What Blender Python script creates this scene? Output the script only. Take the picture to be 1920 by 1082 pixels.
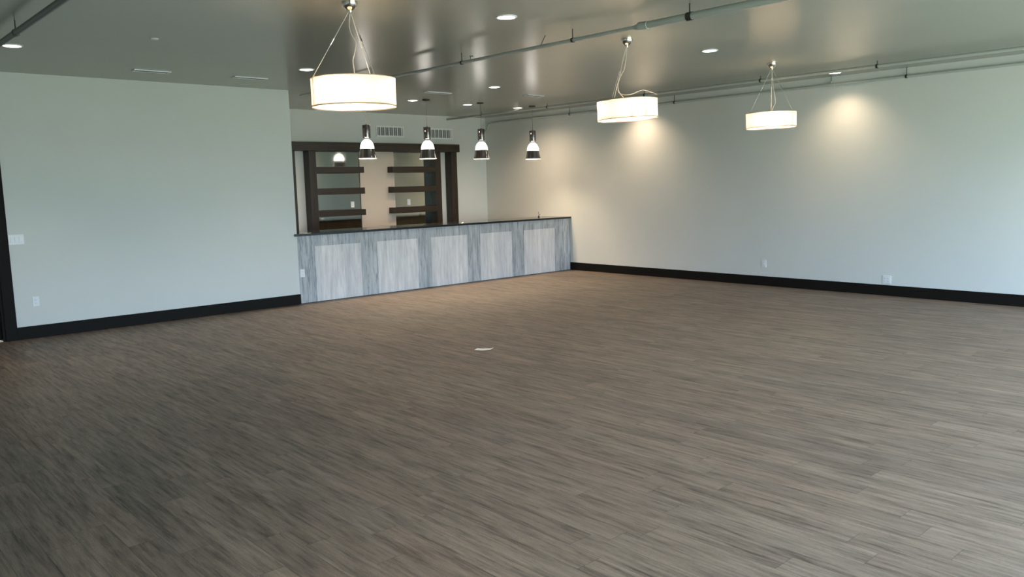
import bpy, bmesh, math, random
from mathutils import Vector, Matrix
random.seed(7)
PI = math.pi
C = bpy.context.scene
col = C.collection
for o in list(bpy.data.objects):
    bpy.data.objects.remove(o)

# ------------------------------------------------------------------ camera
F_PX, YAW, PIT, ROL = 1518.4587, 0.735935, -0.127228, -0.025242
fw = Vector((math.sin(YAW)*math.cos(PIT), math.cos(YAW)*math.cos(PIT), math.sin(PIT)))
r0 = Vector((math.cos(YAW), -math.sin(YAW), 0)); u0 = r0.cross(fw)
r1 = r0*math.cos(ROL)+u0*math.sin(ROL); u1 = -r0*math.sin(ROL)+u0*math.cos(ROL)
cd = bpy.data.cameras.new('camera'); cam = bpy.data.objects.new('camera', cd); col.objects.link(cam)
CAM = Vector((-11.823326, -11.27474, 1.727221))
m = Matrix.Identity(4)
for i in range(3):
    m[i][0] = r1[i]; m[i][1] = u1[i]; m[i][2] = -fw[i]; m[i][3] = CAM[i]
cam.matrix_world = m
cd.sensor_width = 36; cd.lens = F_PX/1920*36; cd.clip_start = .05; cd.clip_end = 200
C.camera = cam

# ------------------------------------------------------------------ world, daylight, exposure
W = bpy.data.worlds.new('sky'); C.world = W; W.use_nodes = True
nt = W.node_tree; nt.nodes.clear()
out = nt.nodes.new('ShaderNodeOutputWorld'); bg = nt.nodes.new('ShaderNodeBackground')
tc = nt.nodes.new('ShaderNodeTexCoord'); sx = nt.nodes.new('ShaderNodeSeparateXYZ')
mr = nt.nodes.new('ShaderNodeMapRange'); mr.inputs[1].default_value = -.06; mr.inputs[2].default_value = .16
mx = nt.nodes.new('ShaderNodeMix'); mx.data_type = 'RGBA'
mx.inputs[6].default_value = (.40, .45, .40, 1); mx.inputs[7].default_value = (.58, .76, 1.06, 1)
nt.links.new(tc.outputs['Generated'], sx.inputs[0]); nt.links.new(sx.outputs[2], mr.inputs[0])
nt.links.new(mr.outputs[0], mx.inputs[0]); nt.links.new(mx.outputs[2], bg.inputs[0])
bg.inputs[1].default_value = 16
nt.links.new(bg.outputs[0], out.inputs[0])
ROOM = dict(x0=-13.2, x1=0.0, y0=-12.8, y1=0.0, yb=2.53, xl=-5.98, H=3.2)
WINS = [(-10.4, -8.0), (-7.7, -5.3), (-5.0, -2.6), (-2.3, -.3)]     # openings in the rear wall, x ranges
WZ = (.12, 2.75)
for a, b in WINS:
    L = bpy.data.lights.new('daylight_portal', 'AREA'); L.shape = 'RECTANGLE'
    L.size = b-a; L.size_y = WZ[1]-WZ[0]; L.cycles.is_portal = True
    lo = bpy.data.objects.new('daylight_portal', L); col.objects.link(lo)
    lo.location = ((a+b)/2, ROOM['y0']-.22, sum(WZ)/2); lo.rotation_euler = (PI/2, 0, 0)
C.view_settings.view_transform = 'Standard'; C.view_settings.look = 'None'
C.view_settings.gamma = 1; C.view_settings.use_curve_mapping = False
C.view_settings.exposure = 0.64
C.cycles.use_denoising = True
C.cycles.max_bounces = 10; C.cycles.diffuse_bounces = 6; C.cycles.glossy_bounces = 4
C.cycles.sample_clamp_indirect = 12.0
C.cycles.caustics_reflective = False

# ------------------------------------------------------------------ materials
class N:
    """tiny node helper"""
    def __init__(s, name):
        s.m = bpy.data.materials.new(name); s.m.use_nodes = True; s.t = s.m.node_tree
        s.b = s.t.nodes['Principled BSDF']; s.tc = None
    def n(s, kind, **kw):
        x = s.t.nodes.new('ShaderNode'+kind)
        for k, v in kw.items(): setattr(x, k, v)
        return x
    def l(s, a, b): s.t.links.new(a, b)
    def coord(s):
        if not s.tc: s.tc = s.n('TexCoord')
        return s.tc.outputs['Object']
    def mp(s, scale, vec=None, loc=(0, 0, 0)):
        x = s.n('Mapping'); s.l(vec if vec is not None else s.coord(), x.inputs[0])
        x.inputs['Scale'].default_value = scale; x.inputs['Location'].default_value = loc
        return x.outputs[0]
    def noise(s, vec, scale=1, detail=3, rough=.55):
        x = s.n('TexNoise'); s.l(vec, x.inputs['Vector']); x.inputs['Scale'].default_value = scale
        x.inputs['Detail'].default_value = detail; x.inputs['Roughness'].default_value = rough
        return x.outputs['Fac']
    def math(s, op, a, b=None, c=None):
        x = s.n('Math', operation=op)
        for i, v in enumerate((a, b, c)):
            if v is None: continue
            if isinstance(v, (int, float)): x.inputs[i].default_value = v
            else: s.l(v, x.inputs[i])
        return x.outputs[0]
    def ramp(s, fac, stops):
        x = s.n('ValToRGB'); s.l(fac, x.inputs[0]); e = x.color_ramp.elements
        while len(e) < len(stops): e.new(.5)
        for i, (p, c) in enumerate(stops):
            e[i].position = p; e[i].color = (c, c, c, 1) if isinstance(c, (int, float)) else (*c, 1)
        return x.outputs[0]
    def mix(s, fac, a, b, mode='MIX'):
        x = s.n('Mix', data_type='RGBA', blend_type=mode)
        for i, v in ((0, fac), (6, a), (7, b)):
            if isinstance(v, (int, float)): x.inputs[i].default_value = v
            elif isinstance(v, tuple): x.inputs[i].default_value = (*v, 1)
            else: s.l(v, x.inputs[i])
        return x.outputs[2]
    def bump(s, h, st=.2, d=.01):
        x = s.n('Bump'); x.inputs['Strength'].default_value = st; x.inputs['Distance'].default_value = d
        s.l(h, x.inputs['Height']); s.l(x.outputs[0], s.b.inputs['Normal'])
    def set(s, col=None, rough=None, metal=None, spec=None, **k):
        for nm, v in (('Base Color', col), ('Roughness', rough), ('Metallic', metal), ('Specular IOR Level', spec)):
            if v is None: continue
            i = s.b.inputs[nm]
            if isinstance(v, (int, float)): i.default_value = v
            elif isinstance(v, tuple): i.default_value = (*v, 1)
            else: s.l(v, i)
        for kk, v in k.items(): s.b.inputs[kk.replace('_', ' ')].default_value = v
        return s.m

def painted(name, c, rough=.6, bump=.12, sc=90, spec=.3):
    k = N(name); n = k.noise(k.mp((1, 1, 1)), sc, 3)
    v = k.noise(k.mp((1, 1, 1)), 1.3, 2)
    k.bump(n, bump, .004)
    return k.set(k.mix(v, tuple(x*.97 for x in c), tuple(min(1, x*1.03) for x in c)), rough, 0, spec)

def simple(name, c, rough=.4, metal=0, var=.06, sc=25, spec=.5):
    k = N(name); v = k.noise(k.mp((1, 1, 1)), sc, 3)
    return k.set(k.mix(v, tuple(x*(1-var) for x in c), tuple(min(1, x*(1+var)) for x in c)), rough, metal, spec)

def wood(name, c1, c2, axis, rough=.45, sc=1.0):
    k = N(name); s_ = [38*sc, 38*sc, 38*sc]; s_[axis] = 1.6*sc
    n = k.noise(k.mp(tuple(s_)), 1, 5, .6)
    k.bump(n, .15, .002)
    return k.set(k.mix(k.ramp(n, [(.3, 0), (.7, 1)]), c1, c2), rough, 0, .4)

def floor_mat():
    k = N('grey_oak_planks'); c = k.coord(); sp = k.n('SeparateXYZ'); k.l(c, sp.inputs[0])
    w, Lp = .155, 1.22
    xi = k.math('DIVIDE', sp.outputs[0], w); row = k.math('FLOOR', xi)
    wn = k.n('TexWhiteNoise', noise_dimensions='1D'); k.l(row, wn.inputs['W'])
    yo = k.math('ADD', k.math('DIVIDE', sp.outputs[1], Lp), wn.outputs['Value']); ci = k.math('FLOOR', yo)
    cmb = k.n('CombineXYZ'); k.l(row, cmb.inputs[0]); k.l(ci, cmb.inputs[1])
    w2 = k.n('TexWhiteNoise', noise_dimensions='2D'); k.l(cmb.outputs[0], w2.inputs['Vector'])
    rnd = w2.outputs['Value']
    off = k.n('VectorMath', operation='MULTIPLY_ADD'); k.l(w2.outputs['Color'], off.inputs[0])
    off.inputs[1].default_value = (37, 23, 11); k.l(c, off.inputs[2]); pv = off.outputs[0]
    g1 = k.noise(k.mp((30, 2.3, 1), pv), 1, 8, .72)          # brushed grain
    g2 = k.noise(k.mp((105, 4.5, 1), pv), 1, 3, .6)
    g3 = k.noise(k.mp((9, .9, 1), pv), 1, 4, .6)             # cathedral blotches
    g4 = k.noise(k.mp((230, 60, 1), pv), 1, 2, .5)
    a = k.ramp(g1, [(.34, 0), (.45, .42), (.55, .72), (.74, 1)])
    base = k.mix(a, (.045, .039, .034), (.215, .195, .175))
    base = k.mix(k.ramp(g3, [(.34, 0), (.68, 1)]), base, k.mix(a, (.09, .08, .07), (.28, .26, .238)))
    base = k.mix(k.math('MULTIPLY', k.ramp(g2, [(.5, 0), (.72, 1)]), .45), base, (.32, .30, .275))
    base = k.mix(k.math('MULTIPLY', k.ramp(g4, [(.30, 1), (.42, 0)]), .35), base, (.03, .026, .022))
    tint = k.ramp(rnd, [(0, (.84, .84, .84)), (.35, (.96, .95, .92)), (.6, (1.04, 1.01, .98)), (.85, (1.0, 1.02, 1.0)), (1, (1.10, 1.09, 1.06))])
    base = k.mix(1.0, base, tint, 'MULTIPLY')
    base = k.mix(1.0, base, (.87, .74, .63), 'MULTIPLY')
    fx = k.math('FRACT', xi); fy = k.math('FRACT', yo)
    ex = k.math('MULTIPLY', k.math('MINIMUM', fx, k.math('SUBTRACT', 1, fx)), w)
    ey = k.math('MULTIPLY', k.math('MINIMUM', fy, k.math('SUBTRACT', 1, fy)), Lp)
    ed = k.math('MINIMUM', ex, ey)
    gap = k.math('LESS_THAN', ed, .0016)
    base = k.mix(k.math('MULTIPLY', gap, .6), base, (.02, .017, .015))
    h = k.math('SUBTRACT', k.math('MULTIPLY', g1, .5), gap); k.bump(h, .25, .0015)
    r = k.ramp(g1, [(.3, .62), (.7, .48)])
    return k.set(base, r, 0, .45)

def tile_mat(name, lo, hi, vein, veinamt, pw=.2):
    """wood-look tile set upright: streaks run along z, tone changes from tile to tile"""
    k = N(name); c = k.coord(); sp = k.n('SeparateXYZ'); k.l(c, sp.inputs[0])
    col_i = k.math('FLOOR', k.math('DIVIDE', sp.outputs[0], pw))
    wn = k.n('TexWhiteNoise', noise_dimensions='1D'); k.l(col_i, wn.inputs['W'])
    off = k.n('VectorMath', operation='MULTIPLY_ADD'); k.l(wn.outputs['Color'], off.inputs[0])
    off.inputs[1].default_value = (19, 7, 13); k.l(c, off.inputs[2]); pv = off.outputs[0]
    n1 = k.noise(k.mp((14, 14, 1.8), pv), 1, 5, .62)
    n2 = k.noise(k.mp((30, 30, 2.6), pv), 1, 6, .72)
    base = k.mix(k.ramp(n1, [(.32, 0), (.66, 1)]), lo, hi)
    base = k.mix(k.math('MULTIPLY', k.ramp(n2, [(.36, 1), (.50, 0)]), veinamt), base, vein)
    t = k.ramp(wn.outputs['Value'], [(0, (.92, .93, .95)), (.5, (1, 1, 1)), (1, (1.06, 1.05, 1.04))])
    base = k.mix(1.0, base, t, 'MULTIPLY')
    fx = k.math('FRACT', k.math('DIVIDE', sp.outputs[0], pw))
    gap = k.math('LESS_THAN', k.math('MULTIPLY', k.math('MINIMUM', fx, k.math('SUBTRACT', 1, fx)), pw), .0014)
    base = k.mix(k.math('MULTIPLY', gap, .35), base, vein)
    k.bump(n2, .08, .002)
    return k.set(base, .42, 0, .5)

def emitter(name, c, strength, base=(.8, .8, .78)):
    k = N(name); v = k.noise(k.mp((1, 1, 1)), 12, 2)
    k.l(k.mix(v, tuple(x*.97 for x in c), c), k.b.inputs['Emission Color'])
    return k.set(base, .4, 0, .4, Emission_Strength=strength)

def fabric_shade(name, c1, c2, tw):
    k = N(name); t = k.t
    n = k.noise(k.mp((120, 120, 120)), 1, 2)
    cc = k.mix(n, c1, c2)
    df = k.n('BsdfDiffuse'); tr = k.n('BsdfTranslucent'); k.l(cc, df.inputs[0]); k.l(cc, tr.inputs[0])
    ms = k.n('MixShader'); ms.inputs[0].default_value = tw
    k.l(df.outputs[0], ms.inputs[1]); k.l(tr.outputs[0], ms.inputs[2])
    k.l(ms.outputs[0], t.nodes['Material Output'].inputs[0])
    return k.m

def glass_mat():
    k = N('window_glass'); t = k.t
    n = k.noise(k.mp((1, 1, 1)), 3, 1)
    tr = k.n('BsdfTransparent'); gl = k.n('BsdfGlossy'); gl.inputs['Roughness'].default_value = .02
    k.l(k.mix(n, (.93, .97, .95), (.95, .98, .97)), tr.inputs[0])
    ms = k.n('MixShader'); ms.inputs[0].default_value = .08
    k.l(tr.outputs[0], ms.inputs[1]); k.l(gl.outputs[0], ms.inputs[2])
    k.l(ms.outputs[0], t.nodes['Material Output'].inputs[0])
    return k.m

WALL = painted('wall_paint', (.68, .70, .68), .62)
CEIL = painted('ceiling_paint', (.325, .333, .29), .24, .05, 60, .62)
FLOOR = floor_mat()
TRIM = simple('black_brown_trim', (.009, .008, .007), .6, spec=.1)
DARKWOOD = wood('espresso_wood', (.010, .006, .004), (.034, .021, .013), 2, .38)
DARKWOODX = wood('espresso_wood_level', (.010, .006, .004), (.036, .022, .013), 0, .38)
MIDWOOD = wood('tan_wood', (.36, .29, .21), (.50, .41, .31), 2, .5)
GRANITE = simple('black_stone', (.010, .010, .010), .12, 0, .8, 220)
MIRROR = simple('tinted_mirror', (.33, .35, .32), .06, 1, .03, 3)
BEIGE = painted('beige_tile', (.60, .53, .46), .45, .05, 30)
TLIGHT = tile_mat('pale_wood_look_tile', (.60, .575, .575), (.79, .765, .75), (.44, .42, .44), .45)
TBLUE = tile_mat('blue_grey_tile', (.34, .36, .375), (.55, .565, .58), (.15, .16, .19), .8)
PLATE = simple('white_plastic', (.78, .80, .82), .35)
DUCT = simple('duct_grey', (.17, .175, .18), .6)
SLOT = simple('dark_slot', (.05, .05, .05), .5)
CHROME = simple('chrome', (.66, .61, .52), .07, 1, .03)
DARKCHROME = simple('dark_chrome', (.36, .33, .33), .05, 1, .03)
STEELC = simple('brushed_steel', (.55, .53, .50), .28, 1)
PIPE = painted('pipe_paint', (.45, .49, .46), .35, .04, 50, .5)
PIPEDARK = painted('pipe_paint_dull', (.16, .17, .155), .45, .04, 50, .4)
HANG = simple('hanger_iron', (.06, .06, .055), .45, .6)
CORDW = simple('clear_cord', (.50, .48, .43), .4)
CORDG = simple('grey_cord', (.16, .15, .14), .5)
BRONZE = simple('dark_bronze', (.03, .024, .02), .4, .3)
GRILLE = painted('grille_enamel', (.84, .86, .86), .4, .02)
LENS = emitter('downlight_lens', (1.0, .93, .80), 7)
BULB = emitter('bulb', (1.0, .84, .60), 6)
DIFFUSER = fabric_shade('lamp_diffuser', (.36, .32, .28), (.42, .38, .34), .5)
TOPDIFF = fabric_shade('added_top_diffuser_cloth', (.68, .60, .50), (.76, .68, .57), .68)
GLOW = emitter('opal_glass', (1.0, .93, .85), 5)
SHADE = fabric_shade('lamp_fabric', (.37, .30, .235), (.45, .375, .30), .17)
SEAM = simple('shade_seam', (.42, .33, .25), .7)
GLASS = glass_mat()
PAPER = simple('paper', (.80, .74, .66), .7)
BRASS = simple('threshold_metal', (.75, .55, .36), .35, .2)

# ------------------------------------------------------------------ mesh helpers
def bx(bm, a, b, bev=0):
    x0, y0, z0 = a; x1, y1, z1 = b
    vs = [bm.verts.new(p) for p in ((x0,y0,z0),(x1,y0,z0),(x1,y1,z0),(x0,y1,z0),(x0,y0,z1),(x1,y0,z1),(x1,y1,z1),(x0,y1,z1))]
    fs = [bm.faces.new([vs[i] for i in f]) for f in ((3,2,1,0),(4,5,6,7),(0,1,5,4),(1,2,6,5),(2,3,7,6),(3,0,4,7))]
    if bev > 0:
        es = list({e for f in fs for e in f.edges})
        bmesh.ops.bevel(bm, geom=es, offset=bev, segments=2, affect='EDGES', profile=.6)
def tube(bm, pts, r, seg=12, cap=True):
    pts = [Vector(p) for p in pts]; rings = []
    rs = r if isinstance(r, (list, tuple)) else [r]*len(pts)
    up = None
    for i, p in enumerate(pts):
        d = (pts[min(i+1, len(pts)-1)]-pts[max(i-1, 0)]).normalized()
        if up is None:
            up = Vector((0, 0, 1)) if abs(d.z) < .9 else Vector((1, 0, 0))
        s = d.cross(up).normalized(); up = s.cross(d).normalized()
        rings.append([bm.verts.new(p+(s*math.cos(2*PI*k/seg)+up*math.sin(2*PI*k/seg))*rs[i]) for k in range(seg)])
    for a, b in zip(rings, rings[1:]):
        for k in range(seg): bm.faces.new((a[k], b[k], b[(k+1) % seg], a[(k+1) % seg]))
    if cap: bm.faces.new(rings[0]); bm.faces.new(rings[-1][::-1])
def lathe(bm, prof, seg=40, c=(0, 0, 0), close=False):
    rings = []
    for r, z in prof:
        if r < 1e-6: rings.append([bm.verts.new((c[0], c[1], c[2]+z))])
        else: rings.append([bm.verts.new((c[0]+r*math.cos(2*PI*k/seg), c[1]+r*math.sin(2*PI*k/seg), c[2]+z)) for k in range(seg)])
    pr = list(zip(rings, rings[1:]))
    if close: pr.append((rings[-1], rings[0]))
    for a, b in pr:
        for k in range(seg):
            k2 = (k+1) % seg
            if len(a) == 1 and len(b) == 1: continue
            if len(a) == 1: bm.faces.new((a[0], b[k2], b[k]))
            elif len(b) == 1: bm.faces.new((a[k], a[k2], b[0]))
            else: bm.faces.new((a[k], a[k2], b[k2], b[k]))
def smooth_path(pts, n=8):
    """Catmull-Rom through pts"""
    P = [Vector(p) for p in pts]; P = [P[0]*2-P[1]]+P+[P[-1]*2-P[-2]]; o = []
    for i in range(1, len(P)-2):
        for k in range(n):
            t = k/n; a, b, c, d = P[i-1:i+3]
            o.append(.5*((2*b)+(c-a)*t+(2*a-5*b+4*c-d)*t*t+(3*b-a-3*c+d)*t**3))
    o.append(P[-2]); return o
def obj(name, bm, mat, parent=None, smooth=False):
    bmesh.ops.recalc_face_normals(bm, faces=bm.faces[:])
    me = bpy.data.meshes.new(name); bm.to_mesh(me); bm.free()
    me.materials.append(mat)
    if smooth:
        me.shade_smooth()
        me.set_sharp_from_angle(angle=math.radians(35))
    o = bpy.data.objects.new(name, me); col.objects.link(o)
    if parent: o.parent = parent
    return o
def tag(o, label, cat, group=None):
    o['label'] = label; o['category'] = cat
    if group: o['group'] = group
    return o
def thing(name, label, cat, loc=(0, 0, 0), rz=0, group=None):
    o = bpy.data.objects.new(name, None); col.objects.link(o); o.empty_display_size = .1
    o.location = loc; o.rotation_euler = (0, 0, rz)
    return tag(o, label, cat, group)
def struct(name, bm, mat, parent=None):
    o = obj(name, bm, mat, parent); o['kind'] = 'structure'; return o
def B(): return bmesh.new()
def box_obj(name, a, b, mat, parent=None, bev=0):
    bm = B(); bx(bm, a, b, bev); return obj(name, bm, mat, parent)
def dup(root, loc, label, rz=None):
    r = root.copy(); col.objects.link(r); r.location = loc; r['label'] = label
    if rz is not None: r.rotation_euler = (0, 0, rz)
    for ch in list(root.children):
        c_ = ch.copy(); col.objects.link(c_); c_.parent = r
        for g in ch.children:
            d = g.copy(); col.objects.link(d); d.parent = c_
    return r

# ------------------------------------------------------------------ room shell
H = ROOM['H']; X0, X1, Y0, YB, XL = ROOM['x0'], 0.0, ROOM['y0'], ROOM['yb'], ROOM['xl']
bm = B(); bx(bm, (X0-.3, Y0-.3, -.12), (X1+.3, YB+.3, 0)); struct('floor', bm, FLOOR)
bm = B(); bx(bm, (X0-.3, Y0-.3, H), (X1+.3, YB+.3, H+.12)); struct('ceiling', bm, CEIL)
bm = B(); bx(bm, (X1, Y0-.2, 0), (X1+.2, YB+.2, H)); struct('wall_right', bm, WALL)
bm = B(); bx(bm, (XL-.15, YB, 0), (X1, YB+.2, H)); struct('wall_back', bm, WALL)
DX0, DX1, DZ = -10.80, -9.885, 2.11      # doorway in the left wall
bm = B(); bx(bm, (DX1, 0, 0), (XL, .15, H)); bx(bm, (X0, 0, 0), (DX0, .15, H)); bx(bm, (DX0, 0, DZ), (DX1, .15, H))
bx(bm, (XL-.15, .15, 0), (XL, YB, H))
struct('wall_left', bm, WALL)
bm = B(); bx(bm, (X0-.2, Y0-.2, 0), (X0, .15, H)); struct('wall_far_left', bm, WALL)
bm = B()
bx(bm, (X0, Y0-.2, 0), (X1, Y0, WZ[0])); bx(bm, (X0, Y0-.2, WZ[1]), (X1, Y0, H))
edges = [X0]+[e for w_ in WINS for e in w_]+[X1]
for i in range(0, len(edges), 2): bx(bm, (edges[i], Y0-.2, WZ[0]), (edges[i+1], Y0, WZ[1]))
struct('wall_rear', bm, WALL)
for i, (a, b) in enumerate(WINS):
    bm = B(); t_ = .05
    for (p, q) in (((a, WZ[0]), (a+t_, WZ[1])), ((b-t_, WZ[0]), (b, WZ[1])), ((a+t_, WZ[0]), (b-t_, WZ[0]+t_)), ((a+t_, WZ[1]-t_), (b-t_, WZ[1])),
                   (((a+b)/2-.025, WZ[0]+t_), ((a+b)/2+.025, WZ[1]-t_))):
        bx(bm, (p[0], Y0-.14, p[1]), (q[0], Y0-.06, q[1]))
    fr = struct('window_%d' % (i+1), bm, TRIM)
    box_obj('glass', (a+t_, Y0-.105, WZ[0]+t_), (b-t_, Y0-.095, WZ[1]-t_), GLASS, fr)
# door with its casing
dr = struct('door_1', (lambda m_: (bx(m_, (DX0+.03, .07, .012), (DX1-.03, .115, DZ-.03), .002), m_)[1])(B()), TRIM)
bm = B()
bx(bm, (DX1, -.022, 0), (DX1+.125, 0, DZ+.125), .003); bx(bm, (DX0-.125, -.022, 0), (DX0, 0, DZ+.125), .003)
bx(bm, (DX0, -.022, DZ), (DX1, 0, DZ+.125), .003)
bx(bm, (DX1-.028, 0, 0), (DX1, .15, DZ)); bx(bm, (DX0, 0, 0), (DX0+.028, .15, DZ)); bx(bm, (DX0+.028, 0, DZ-.028), (DX1-.028, .15, DZ))
obj('casing', bm, TRIM, dr)
box_obj('threshold', (DX0+.03, .005, 0), (DX1-.03, .06, .012), BRASS, dr, .003)
bm = B(); tube(bm, [(DX0+.09, .07, 1.0), (DX0+.09, .02, 1.0)], .012); tube(bm, [(DX0+.09, .02, 1.0), (DX0+.20, .02, 1.0)], .009)
obj('door_handle', bm, STEELC, dr, True)
# baseboards
BH = .153
def baseboard(name, a, b, n):
    bm = B(); ax, ay = a; bx_, by = b
    bx(bm, (min(ax, bx_, ax+n[0]), min(ay, by, ay+n[1]), 0), (max(ax, bx_, bx_+n[0]), max(ay, by, by+n[1]), BH), .004)
    struct(name, bm, TRIM)
baseboard('baseboard_left', (DX1+.125, 0), (XL, 0), (0, -.022))
baseboard('baseboard_right', (0, Y0), (0, -.022), (-.022, 0))
baseboard('baseboard_back', (XL, YB), (-.022, YB), (0, -.022))

# ------------------------------------------------------------------ bar
bar = thing('bar_counter', 'long bar clad in pale and blue-grey upright tile with a thin black top', 'bar counter', (XL, 0, 0))
bar_w = -XL
def lx(x): return x-XL
ZT = 1.035
box_obj('core', (0.004, .018, 0), (bar_w-.004, .16, ZT), TRIM, bar)
pan = [(-5.69, -4.87), (-4.56, -3.75), (-3.47, -2.66), (-2.36, -1.58), (-1.27, -.44)]
ZP = .865
bm = B(); bx(bm, (.002, 0, ZP), (bar_w-.002, .018, ZT)); rail = obj('top_rail', bm, TBLUE, bar)
gaps = [(XL+.002, pan[0][0])]+[(pan[i][1], pan[i+1][0]) for i in range(4)]+[(pan[4][1], -.002)]
for a, b in gaps: box_obj('pilaster', (lx(a), 0, .006), (lx(b), .018, ZP), TBLUE, bar)
for a, b in pan: box_obj('pale_panel', (lx(a), .003, .006), (lx(b), .018, ZP), TLIGHT, bar)
bm = B(); bx(bm, (-.045, -.04, ZT), (.003, -.002, 1.07), .003); bx(bm, (.003, -.04, ZT), (bar_w-.003, .72, 1.07), .003)
obj('countertop', bm, GRANITE, bar)
box_obj('inner_panel', (.01, .60, 0), (bar_w-.01, .63, ZT), MIDWOOD, bar)

# ------------------------------------------------------------------ back bar display
FY, WY = 2.31, YB
bb = thing('back_bar_shelving', 'dark wood display frame with floating shelves on the wall behind the bar', 'shelving', (-2.94, 0, 0))
def lb(x): return x+2.94
bm = B(); bx(bm, (lb(-4.94), FY-.03, 2.44), (lb(-.94), WY-.002, 2.60), .004); obj('header', bm, DARKWOODX, bb)
for a, b in ((-4.88, -4.73), (-4.45, -4.31), (-1.57, -1.43), (-1.15, -1.0)):
    box_obj('post', (lb(a), FY, 0), (lb(b), WY-.002, 2.44), DARKWOOD, bb, .003)
box_obj('center_panel', (lb(-3.27), WY-.03, 0), (lb(-2.47), WY-.002, 2.44), BEIGE, bb)
for a, b in ((-4.31, -3.27), (-2.47, -1.57)):
    mp_ = box_obj('mirror_panel', (lb(a), WY-.012, .9), (lb(b), WY-.002, 2.44), MIRROR, bb)
    box_obj('lower_panel', (lb(a), WY-.012, 0), (lb(b), WY-.002, .9), DARKWOODX, bb)
for z1, z0 in ((2.145, 2.03), (1.75, 1.63), (1.335, 1.22)):
    for a, b in ((-4.31, -3.29), (-2.63, -1.57)):
        box_obj('shelf', (lb(a)+.001, FY, z0), (lb(b)-.001, WY-.031, z1), DARKWOODX, bb, .003)
def plate(name, label, loc, rz, w=.075, h=.12, gang=1, kind='outlet', cat='outlet', group=None):
    """plate faces local -y"""
    t = thing(name, label, cat, loc, rz, group)
    box_obj('cover_plate', (-w/2, -.007, -h/2), (w/2, 0, h/2), PLATE, t, .002)
    for g in range(gang):
        cx = (g-(gang-1)/2)*.046
        if kind == 'outlet':
            for s in (-1, 1):
                bm = B(); bx(bm, (cx-.016, -.0095, s*.021-.014), (cx+.016, -.007, s*.021+.014), .001)
                f_ = obj('receptacle', bm, PLATE, t)
                bm = B(); bx(bm, (cx-.008, -.0101, s*.021-.004), (cx-.006, -.0095, s*.021+.006)); bx(bm, (cx+.006, -.0101, s*.021-.004), (cx+.008, -.0095, s*.021+.006))
                obj('slot', bm, SLOT, f_)
        else:
            box_obj('rocker', (cx-.016, -.012, -.033), (cx+.016, -.007, .033), PLATE, t, .002)
    return t
OG = 'white wall outlets'
plate('wall_outlet', 'white outlet on the back wall mirror above the lowest left shelf', (-3.46, WY-.012, 1.43), 0, kind='outlet')
plate('wall_outlet', 'white outlet on the back wall mirror above the lowest right shelf', (-2.13, WY-.012, 1.43), 0, kind='outlet')
plate('wall_outlet', 'white outlet low on the blue-grey left end of the bar', (-5.925, 0, .47), 0)
plate('wall_outlet', 'white outlet low on the left wall near the doorway', (-9.53, 0, .45), 0)
plate('wall_outlet', 'white single outlet on the right wall, nearer the bar', (0, -4.33, .36), -PI/2)
plate('wall_outlet', 'square white double outlet just above the right wall baseboard', (0, -6.3, .232), -PI/2, w=.12, h=.12, gang=2)
plate('light_switch', 'wide white switch plate beside the dark door casing', (-9.675, 0, 1.22), 0, w=.165, h=.12, gang=3, kind='switch', cat='light switch')

# grilles on the back wall
def grille(label, xa, xb, za, zb):
    t = thing('air_grille', label, 'air vent', ((xa+xb)/2, WY, (za+zb)/2), 0, 'supply grilles on the back wall')
    w, h = (xb-xa)/2, (zb-za)/2; f = .028
    bm = B(); bx(bm, (-w, -.014, -h), (w, 0, -h+f)); bx(bm, (-w, -.014, h-f), (w, 0, h)); bx(bm, (-w, -.014, -h+f), (-w+f, 0, h-f)); bx(bm, (w-f, -.014, -h+f), (w, 0, h-f))
    obj('frame', bm, GRILLE, t)
    box_obj('duct_back', (-w+f, -.003, -h+f), (w-f, -.0005, h-f), DUCT, t)
    n = 12
    bm = B()
    for i in range(n):
        x = -w+f+(i+.5)*(2*w-2*f)/n
        hw = .011 if i % 2 else .003
        bx(bm, (x-hw, -.012, -h+f), (x+hw, -.003, h-f))
    obj('blades', bm, GRILLE, t)
grille('white air grille high on the back wall, nearer the first bell pendant', -2.84, -2.18, 2.74, 2.955)
grille('white air grille above the right end of the dark header', -1.60, -.94, 2.72, 2.94)

# ------------------------------------------------------------------ ceiling bits
def register(label, x0_, x1_, yc):
    t = thing('ceiling_register', label, 'air vent', ((x0_+x1_)/2, yc, H), 0, 'slim ceiling registers')
    w = (x1_-x0_)/2; d = .065
    bm = B()
    for a, b in (((-w, -d), (w, -d+.02)), ((-w, d-.02), (w, d)), ((-w, -d+.02), (-w+.02, d-.02)), ((w-.02, -d+.02), (w, d-.02))):
        bx(bm, (a[0], a[1], -.012), (b[0], b[1], 0))
    obj('frame', bm, PLATE, t)
    bm = B()
    for i in range(4):
        y = -d+.032+i*.022; bx(bm, (-w+.02, y-.004, -.009), (w-.02, y+.004, -.001))
    obj('slats', bm, SLOT, t)
register('slim white ceiling register at far left above the left wall', -8.47, -8.04, -.95)
register('slim white ceiling register above the left wall near its free end', -7.25, -6.80, -.98)
register('slim white ceiling register just right of the nearest drum pendant', -4.10, -3.62, -.85)
register('slim white ceiling register at the right, toward the fourth bell pendant', -2.40, -2.02, -1.32)
bm = B(); lathe(bm, [(0, -.012), (.03, -.012), (.042, -.003), (.042, 0), (0, 0)], 28, (0, 0, 0))
t = obj('sprinkler_cover', bm, PLATE, None, True); t.location = (-8.95, -3.1, H)
tag(t, 'tiny white round cover on the ceiling above the left wall', 'sprinkler cover')

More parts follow.
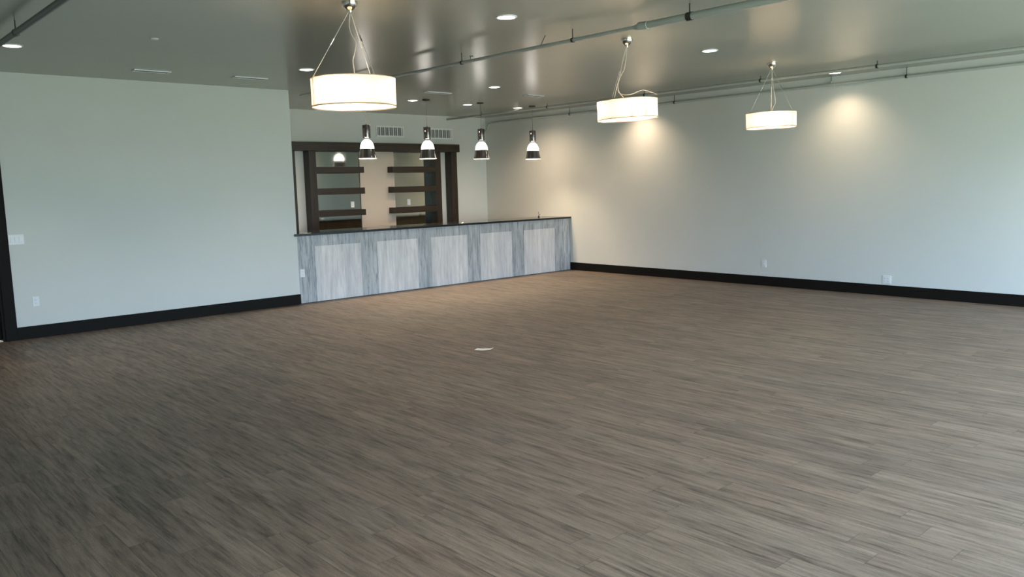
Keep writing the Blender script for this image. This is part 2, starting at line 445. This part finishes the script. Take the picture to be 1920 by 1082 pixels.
# downlights
def downlight(loc, label, lamp=True):
    t = thing('recessed_downlight', label, 'ceiling light', loc, 0, 'recessed ceiling downlights')
    bm = B(); lathe(bm, [(.078, 0), (.098, 0), (.098, -.004), (.088, -.010), (.078, -.008)], 40, close=True); obj('trim_ring', bm, PLATE, t, True)
    bm = B(); lathe(bm, [(0, -.014), (.04, -.0125), (.078, -.005), (.078, -.001), (0, -.001)], 40); obj('lens', bm, LENS, t, True)
    return t
dl = [((-6.85, -5.80), 'bright round recessed ceiling light at top centre, between the first two drum pendants'),
      ((-3.68, -5.76), 'round recessed ceiling light between the second and third drum pendants'),
      ((-.42, -5.65), 'round recessed ceiling light at the right wall, past the farthest drum pendant'),
      ((-9.92, -1.99), 'round recessed ceiling light at the far left edge of the ceiling'),
      ((-6.78, -2.04), 'round recessed ceiling light beside the left rim of the nearest drum pendant'),
      ((-3.57, -1.88), 'round recessed ceiling light standing alone in front of the row over the bar'),
      ((-.42, -1.90), 'recessed ceiling light by the right wall, hidden behind the middle drum pendant'),
      ((-10.0, -9.4), 'added unseen fill light in the row nearest the camera, above and left of it'),  # this near row is added out of view as fill for the room
      ((-6.85, -9.4), 'added unseen fill light in the row nearest the camera, second along'),
      ((-3.68, -9.4), 'added unseen fill light in the row nearest the camera, third along'),
      ((-.42, -9.4), 'added unseen fill light in the row nearest the camera, at the right wall'),
      ((-4.87, .27), 'added unseen fill light over the left end of the bar, hidden behind the nearest drum shade'),  # added out of sight to brighten the left of the back wall
      ((-3.55, .26), 'round recessed light over the bar beside the second bell pendant cord'),
      ((-2.26, .36), 'round recessed light over the bar beside the third bell pendant cord'),
      ((-.98, .40), 'round recessed light over the bar beside the fourth bell pendant cord')]
d0 = None
for i, ((x, y), lab) in enumerate(dl):
    if d0 is None: d0 = downlight((x, y, H), lab)
    else: dup(d0, (x, y, H), lab)
    L = bpy.data.lights.new('downlight_beam', 'SPOT'); nearw = x > -1 and -9 < y < 0
    L.energy = (62 if y > -3 else 42) if nearw else (95 if y > 0 else (110 if y < -9 else 78))
    L.color = (1, .74, .50) if (x > -1 and y > -9) or y > 0 else (1, .88, .74)
    L.spot_size = math.radians(132 if nearw else (155 if y > 0 else 118)); L.spot_blend = 1; L.shadow_soft_size = .06
    lo = bpy.data.objects.new('downlight_beam', L); col.objects.link(lo); lo.location = (x, y, H-.03)

# pipes
def pipe_run(name, label, x, z, r, ya, yb, hangers, mat, heads=()):
    t = thing(name, label, 'pipe', (x, 0, z))
    bm = B(); tube(bm, [(0, ya, 0), (0, yb, 0)], r, 16); obj('tube_run', bm, mat, t, True)
    for y in hangers:
        bm = B(); tube(bm, [(0, y, r), (0, y, H-z-.0005)], .005, 8)
        lathe(bm, [(r+.002, -.012), (r+.006, -.012), (r+.006, .012), (r+.002, .012)], 20, close=True)
        # ring lies around the pipe: turn the lathe about x
        for v in bm.verts:
            if abs(v.co.x) > .0051 or (abs(v.co.z) <= .0125 and abs((v.co.xy).length-(r+.004)) < .0035 and abs(v.co.y) < r+.01 and v.co.z < .0125):
                if (Vector((v.co.x, v.co.y, 0)).length <= r+.0065): v.co = Vector((v.co.x, y+v.co.z, v.co.y))
        obj('hanger', bm, HANG, t, True)
    return t
pa = pipe_run('sprinkler_pipe', 'grey ceiling pipe crossing the middle, thick near the camera then thinner', -5.95, 3.095, .017, -6.52, -.3, (-5.75, -4.05, -2.2), PIPE)
bm = B(); tube(bm, [(0, Y0, 0), (0, -6.6, 0), (0, -6.52, 0)], [.031, .031, .022], 18); obj('thick_section', bm, PIPE, pa, True)
bm = B(); tube(bm, [(0, -6.66, 0), (0, -6.56, 0)], .037, 18); obj('coupling', bm, PIPE, pa, True)
bm = B(); tube(bm, [(0, -7.1, .031), (0, -7.1, .1045)], .006, 8); tube(bm, [(0, -7.125, 0), (0, -7.075, 0)], .036, 18); obj('hanger', bm, HANG, pa, True)
bm = B(); tube(bm, [(0, -5.30, .0), (.02, -5.36, .1045)], .004, 8); obj('hanger', bm, HANG, pa, True)
bm = B(); tube(bm, [(0, -4.22, .0), (0, -4.22, .045)], .012, 10); lathe(bm, [(0, .05), (.022, .052), (.026, .047), (.010, .04), (0, .04)], 16, (0, -4.22, 0))
obj('sprinkler_head', bm, STEELC, pa, True)
pb = pipe_run('sprinkler_pipe', 'grey ceiling pipe one metre out from the right wall', -1.055, 3.133, .021, Y0, YB, (-6.53, -4.85, -2.74, -.48, 1.4), PIPE)
pc = pipe_run('conduit_pipe', 'grey pipe running tight along the top of the right wall', -.06, 3.075, .019, Y0, 2.05, (-6.5, -5.42, -2.6, -.1), PIPE)
bm = B(); tube(bm, smooth_path([(0, 2.05, 0), (-.01, 2.18, -.005), (-.05, 2.27, -.04), (-.06, 2.32, -.12), (-.06, 2.40, -.17), (-.06, YB-.001, -.175)], 6), .019, 14); obj('elbow', bm, PIPE, pc, True)
bm = B(); tube(bm, [(0, -5.42, .02), (0, -5.42, .05)], .014, 12); tube(bm, [(0, -5.36, .0), (0, -5.48, .0)], .026, 14); obj('coupling', bm, PIPE, pc, True)
pd = pipe_run('sprinkler_pipe', 'dark pipe across the ceiling corner at upper left', -10.15, 3.1, .025, Y0, -2.2, (-3.3, -6.0), PIPEDARK)

# ------------------------------------------------------------------ drum pendants
def drum(loc, label, R, orient, zt, slack=False, tilt=0):
    x, y = loc
    d = (Vector((x, y))-CAM.xy).normalized(); rz = math.atan2(d.y, d.x)-PI/2     # faces the middle of the room
    ZB, ZTp = 2.375, zt
    t = thing('drum_pendant', label, 'pendant light', (x, y, 0), rz, 'drum pendants over the main floor')
    piv = Vector((0, 0, 2.5))
    def tl(o):
        if tilt:
            M_ = Matrix.Translation(piv) @ Matrix.Rotation(tilt, 4, 'Y') @ Matrix.Translation(-piv); o.data.transform(M_)
        return o
    bm = B(); lathe(bm, [(R, ZB), (R*1.004, ZB+.004), (R, ZB+.008), (R*.995, (ZB+ZTp)/2), (R, ZTp-.008), (R*1.004, ZTp-.004), (R, ZTp)], 72)
    sh = tl(obj('shade', bm, SHADE, t, True))
    for a in (orient*30-82, orient*30-55, orient*30+40, 140+orient*20):
        a = math.radians(a)
        bm = B(); rr = R+.0015
        q = [Vector((rr*math.cos(a+s*.011), rr*math.sin(a+s*.011), 0)) for s in (-1, 1)]
        vs = [bm.verts.new((p.x*k, p.y*k, z)) for k in (1, 1.004) for p in q for z in (ZB+.01, ZTp-.01)]
        bmesh.ops.convex_hull(bm, input=vs); tl(obj('seam', bm, SEAM, sh))
    bm = B(); lathe(bm, [(R-.007, ZB+.014), (0, ZB+.014)], 64); df_ = tl(obj('diffuser', bm, DIFFUSER, t, True))
    for k in range(3):
        a = 2*PI*k/3+.4; bm = B(); lathe(bm, [(0, -.006), (.006, -.004), (.007, 0), (0, 0)], 12, (.2*math.cos(a), .2*math.sin(a), ZB+.012)); tl(obj('screw', bm, STEELC, df_, True))
    bm = B(); lathe(bm, [(R-.007, ZTp-.010), (.03, ZTp-.010)], 64); tl(obj('added_top_diffuser', bm, TOPDIFF, t, True))  # unseen disc, added to soften the lamp's hot spots on the ceiling
    # spider frame, bulbs
    bm = B()
    for k in range(3):
        a = 2*PI*k/3+orient; tube(bm, [(0, 0, ZTp-.05), ((R-.006)*math.cos(a), (R-.006)*math.sin(a), ZTp-.05)], .003, 8)
    tube(bm, [(0, 0, ZTp-.09), (0, 0, ZTp-.03)], .02, 14)
    tl(obj('inner_frame', bm, STEELC, t, True))
    for k in range(3):
        a = 2*PI*k/3+orient+PI/3; p = Vector((.19*math.cos(a), .19*math.sin(a), 2.485))
        bm = B(); bmesh.ops.create_uvsphere(bm, u_segments=16, v_segments=10, radius=.03, matrix=Matrix.Translation(p)); obj('bulb', bm, BULB, t, True)
        L = bpy.data.lights.new('drum_bulb_light', 'POINT'); L.energy = 62; L.color = (1, .86, .68); L.shadow_soft_size = .04
        lo = bpy.data.objects.new('drum_bulb_light', L); col.objects.link(lo); lo.parent = t; lo.location = p+Vector((0, 0, .0))
    bm = B(); lathe(bm, [(0, -.085), (.014, -.085), (.018, -.07), (.03, -.066), (.052, -.045), (.062, -.02), (.063, 0), (0, 0)], 36, (0, 0, H)); obj('canopy', bm, CHROME, t, True)
    top = Vector((0, 0, H-.08))
    angs = [orient+2*PI*k/3 for k in range(3)]
    for k, a in enumerate(angs):
        e = Vector(((R-.01)*math.cos(a), (R-.01)*math.sin(a), ZTp-.003))
        if tilt: e = piv+Matrix.Rotation(tilt, 3, 'Y') @ (e-piv)
        s_ = top+Vector((.01*math.cos(a), .01*math.sin(a), 0))
        if slack and k == 0:
            pts = smooth_path([(-.10, 0, 2.72), (-.085, .0, 2.66), (-.03, -.02, 2.632), (.05, -.02, 2.636), (.12, 0, 2.665), (.17, 0, 2.675), (.24, -.03, 2.65), (R-.01, -.04, 2.62)], 6)
            bm = B(); tube(bm, pts, .004, 8); cb = obj('cable', bm, CORDW, t, True); continue
        bm = B(); tube(bm, [s_, e], .0026, 8); cb = obj('cable', bm, CORDW, t, True)
        mid = s_.lerp(e, .44); dd = (e-s_).normalized()*.03
        bm = B(); tube(bm, [mid-dd, mid+dd], .006, 10); obj('gripper', bm, STEELC, cb, True)
    if slack:
        pts = [(0, 0, H-.08), (-.01, 0, H-.2), (-.03, 0, H-.31), (-.055, 0, H-.35), (-.085, 0, H-.42), (-.095, 0, 2.72), (-.08, 0, 2.66), (-.04, 0, 2.61), (0, 0, 2.58)]
    elif orient > 2:
        pts = [(0, 0, H-.08), (-.01, 0, H-.18), (.0, 0, H-.24), (.035, 0, H-.32), (.02, 0, H-.40), (.005, 0, H-.46), (.012, 0, 2.66), (.015, 0, 2.60)]
    else:
        pts = [(0, 0, H-.08), (.01, 0, H-.2), (.02, 0, H-.3), (.04, 0, H-.42), (.05, 0, 2.70), (.035, 0, 2.66), (.01, 0, 2.6)]
    bm = B(); tube(bm, smooth_path(pts, 8), .0042, 8); obj('cord', bm, CORDW, t, True)
    return t
drum((-8.27, -5.52), 'nearest and largest-looking drum pendant, glowing fabric shade on straight cables', .335, PI, 2.60)
drum((-5.08, -5.70), 'middle drum pendant whose slack cable loops over the shade', .315, .0, 2.575, slack=True, tilt=math.radians(-2.2))
drum((-2.11, -5.64), 'farthest drum pendant, in front of the right wall', .313, PI/2, 2.57, tilt=math.radians(-1.0))

# ------------------------------------------------------------------ bell pendants over the bar
def bell(loc, label):
    t = thing('bell_pendant', label, 'pendant light', loc, 0, 'bell pendants over the bar')
    h = H
    bm = B(); lathe(bm, [(0, -.022), (.05, -.022), (.062, -.014), (.062, 0), (0, 0)], 32, (0, 0, h)); obj('canopy', bm, BRONZE, t, True)
    bm = B(); tube(bm, [(0, 0, h-.02), (0, 0, 2.745)], .004, 8); obj('cord', bm, CORDG, t, True)
    bm = B(); lathe(bm, [(0, 2.75), (.012, 2.75), (.016, 2.742), (.060, 2.738), (.064, 2.73), (.064, 2.545), (.055, 2.535), (.030, 2.53), (.030, 2.50), (0, 2.50)], 36); obj('neck', bm, DARKCHROME, t, True)
    bm = B(); lathe(bm, [(.028, 2.515), (.05, 2.503), (.075, 2.48), (.096, 2.445), (.108, 2.405), (.113, 2.365), (.108, 2.365), (.10, 2.41), (.07, 2.472), (.028, 2.505)], 44, close=True); obj('opal_dome', bm, GLOW, t, True)
    bm = B(); lathe(bm, [(.112, 2.368), (.118, 2.34), (.130, 2.27), (.143, 2.215), (.139, 2.215), (.126, 2.27), (.114, 2.34), (.108, 2.368)], 44, close=True); sk = obj('skirt', bm, DARKCHROME, t, True)
    bm = B(); lathe(bm, [(.139, 2.216), (.148, 2.216), (.149, 2.208), (.146, 2.203), (.139, 2.205)], 44, close=True); obj('rim', bm, PLATE, t, True)
    return t
bells = [((-4.62, .07), 'bell pendant farthest left, directly below the nearest drum shade'),
         ((-3.42, .06), 'second bell pendant from the left, beside the right-hand grille'),
         ((-2.24, .03), 'third bell pendant from the left, in front of the far room corner'),
         ((-.955, .03), 'rightmost bell pendant, seen against the right wall')]
b0 = None
for (x, y), lab in bells:
    if b0 is None: b0 = bell((x, y, 0), lab)
    else: dup(b0, (x, y, 0), lab)
    L = bpy.data.lights.new('bell_bulb_light', 'POINT'); L.energy = 44; L.color = (1, .78, .52); L.shadow_soft_size = .045
    lo = bpy.data.objects.new('bell_bulb_light', L); col.objects.link(lo); lo.location = (x, y, 2.33)

# ------------------------------------------------------------------ small loose things
def paper_mesh(w, d, fold, seed):
    rnd = random.Random(seed); bm = B(); n = 8; top = []
    for j in range(5):
        row = []
        for i in range(n+1):
            u = i/n-.5; v = j/4-.5
            z = .004+fold*(abs(u)*2)**1.5*.5+rnd.uniform(0, .0015)
            row.append(bm.verts.new((u*w+.15*v*w, v*d*(1-.2*abs(u)), z)))
        top.append(row)
    fs = [bm.faces.new((top[j][i], top[j][i+1], top[j+1][i+1], top[j+1][i])) for j in range(4) for i in range(n)]
    ex = bmesh.ops.extrude_face_region(bm, geom=fs)
    for v in ex['geom']:
        if isinstance(v, bmesh.types.BMVert): v.co.z -= .002
    return bm
p = obj('paper_scrap', paper_mesh(.17, .09, .012, 1), PAPER); p.location = (-6.39, -4.81, 0); p.rotation_euler = (0, 0, -.75)
tag(p, 'small pale curled scrap of paper lying alone on the wood floor', 'paper')
p = obj('paper_slip', paper_mesh(.13, .05, .010, 2), PAPER); p.location = (-5.80, .0, 1.068)
tag(p, 'small white paper slip on the left end of the black bar top', 'paper')
p = obj('crumpled_tissue', paper_mesh(.09, .05, .03, 3), PAPER); p.location = (-2.77, .02, 1.068)
tag(p, 'tiny crumpled white tissue on the bar top, near the middle of the bar', 'tissue')
fa = thing('bar_faucet', 'small dark hooked faucet on the bar top near the right wall', 'faucet', (-.39, .49, 1.07))
bm = B(); lathe(bm, [(0, 0), (.022, 0), (.022, .008), (.012, .014), (.010, .03), (0, .03)], 20); obj('base', bm, BRONZE, fa, True)
bm = B(); tube(bm, smooth_path([(0, 0, .02), (.0, 0, .075), (-.015, -.01, .098), (-.04, -.03, .098), (-.052, -.04, .075)], 6), .008, 10); obj('spout', bm, STEELC, fa, True)
bm = B(); tube(bm, [(.0, 0, .035), (.035, .0, .055)], .005, 8); obj('handle', bm, BRONZE, fa, True)
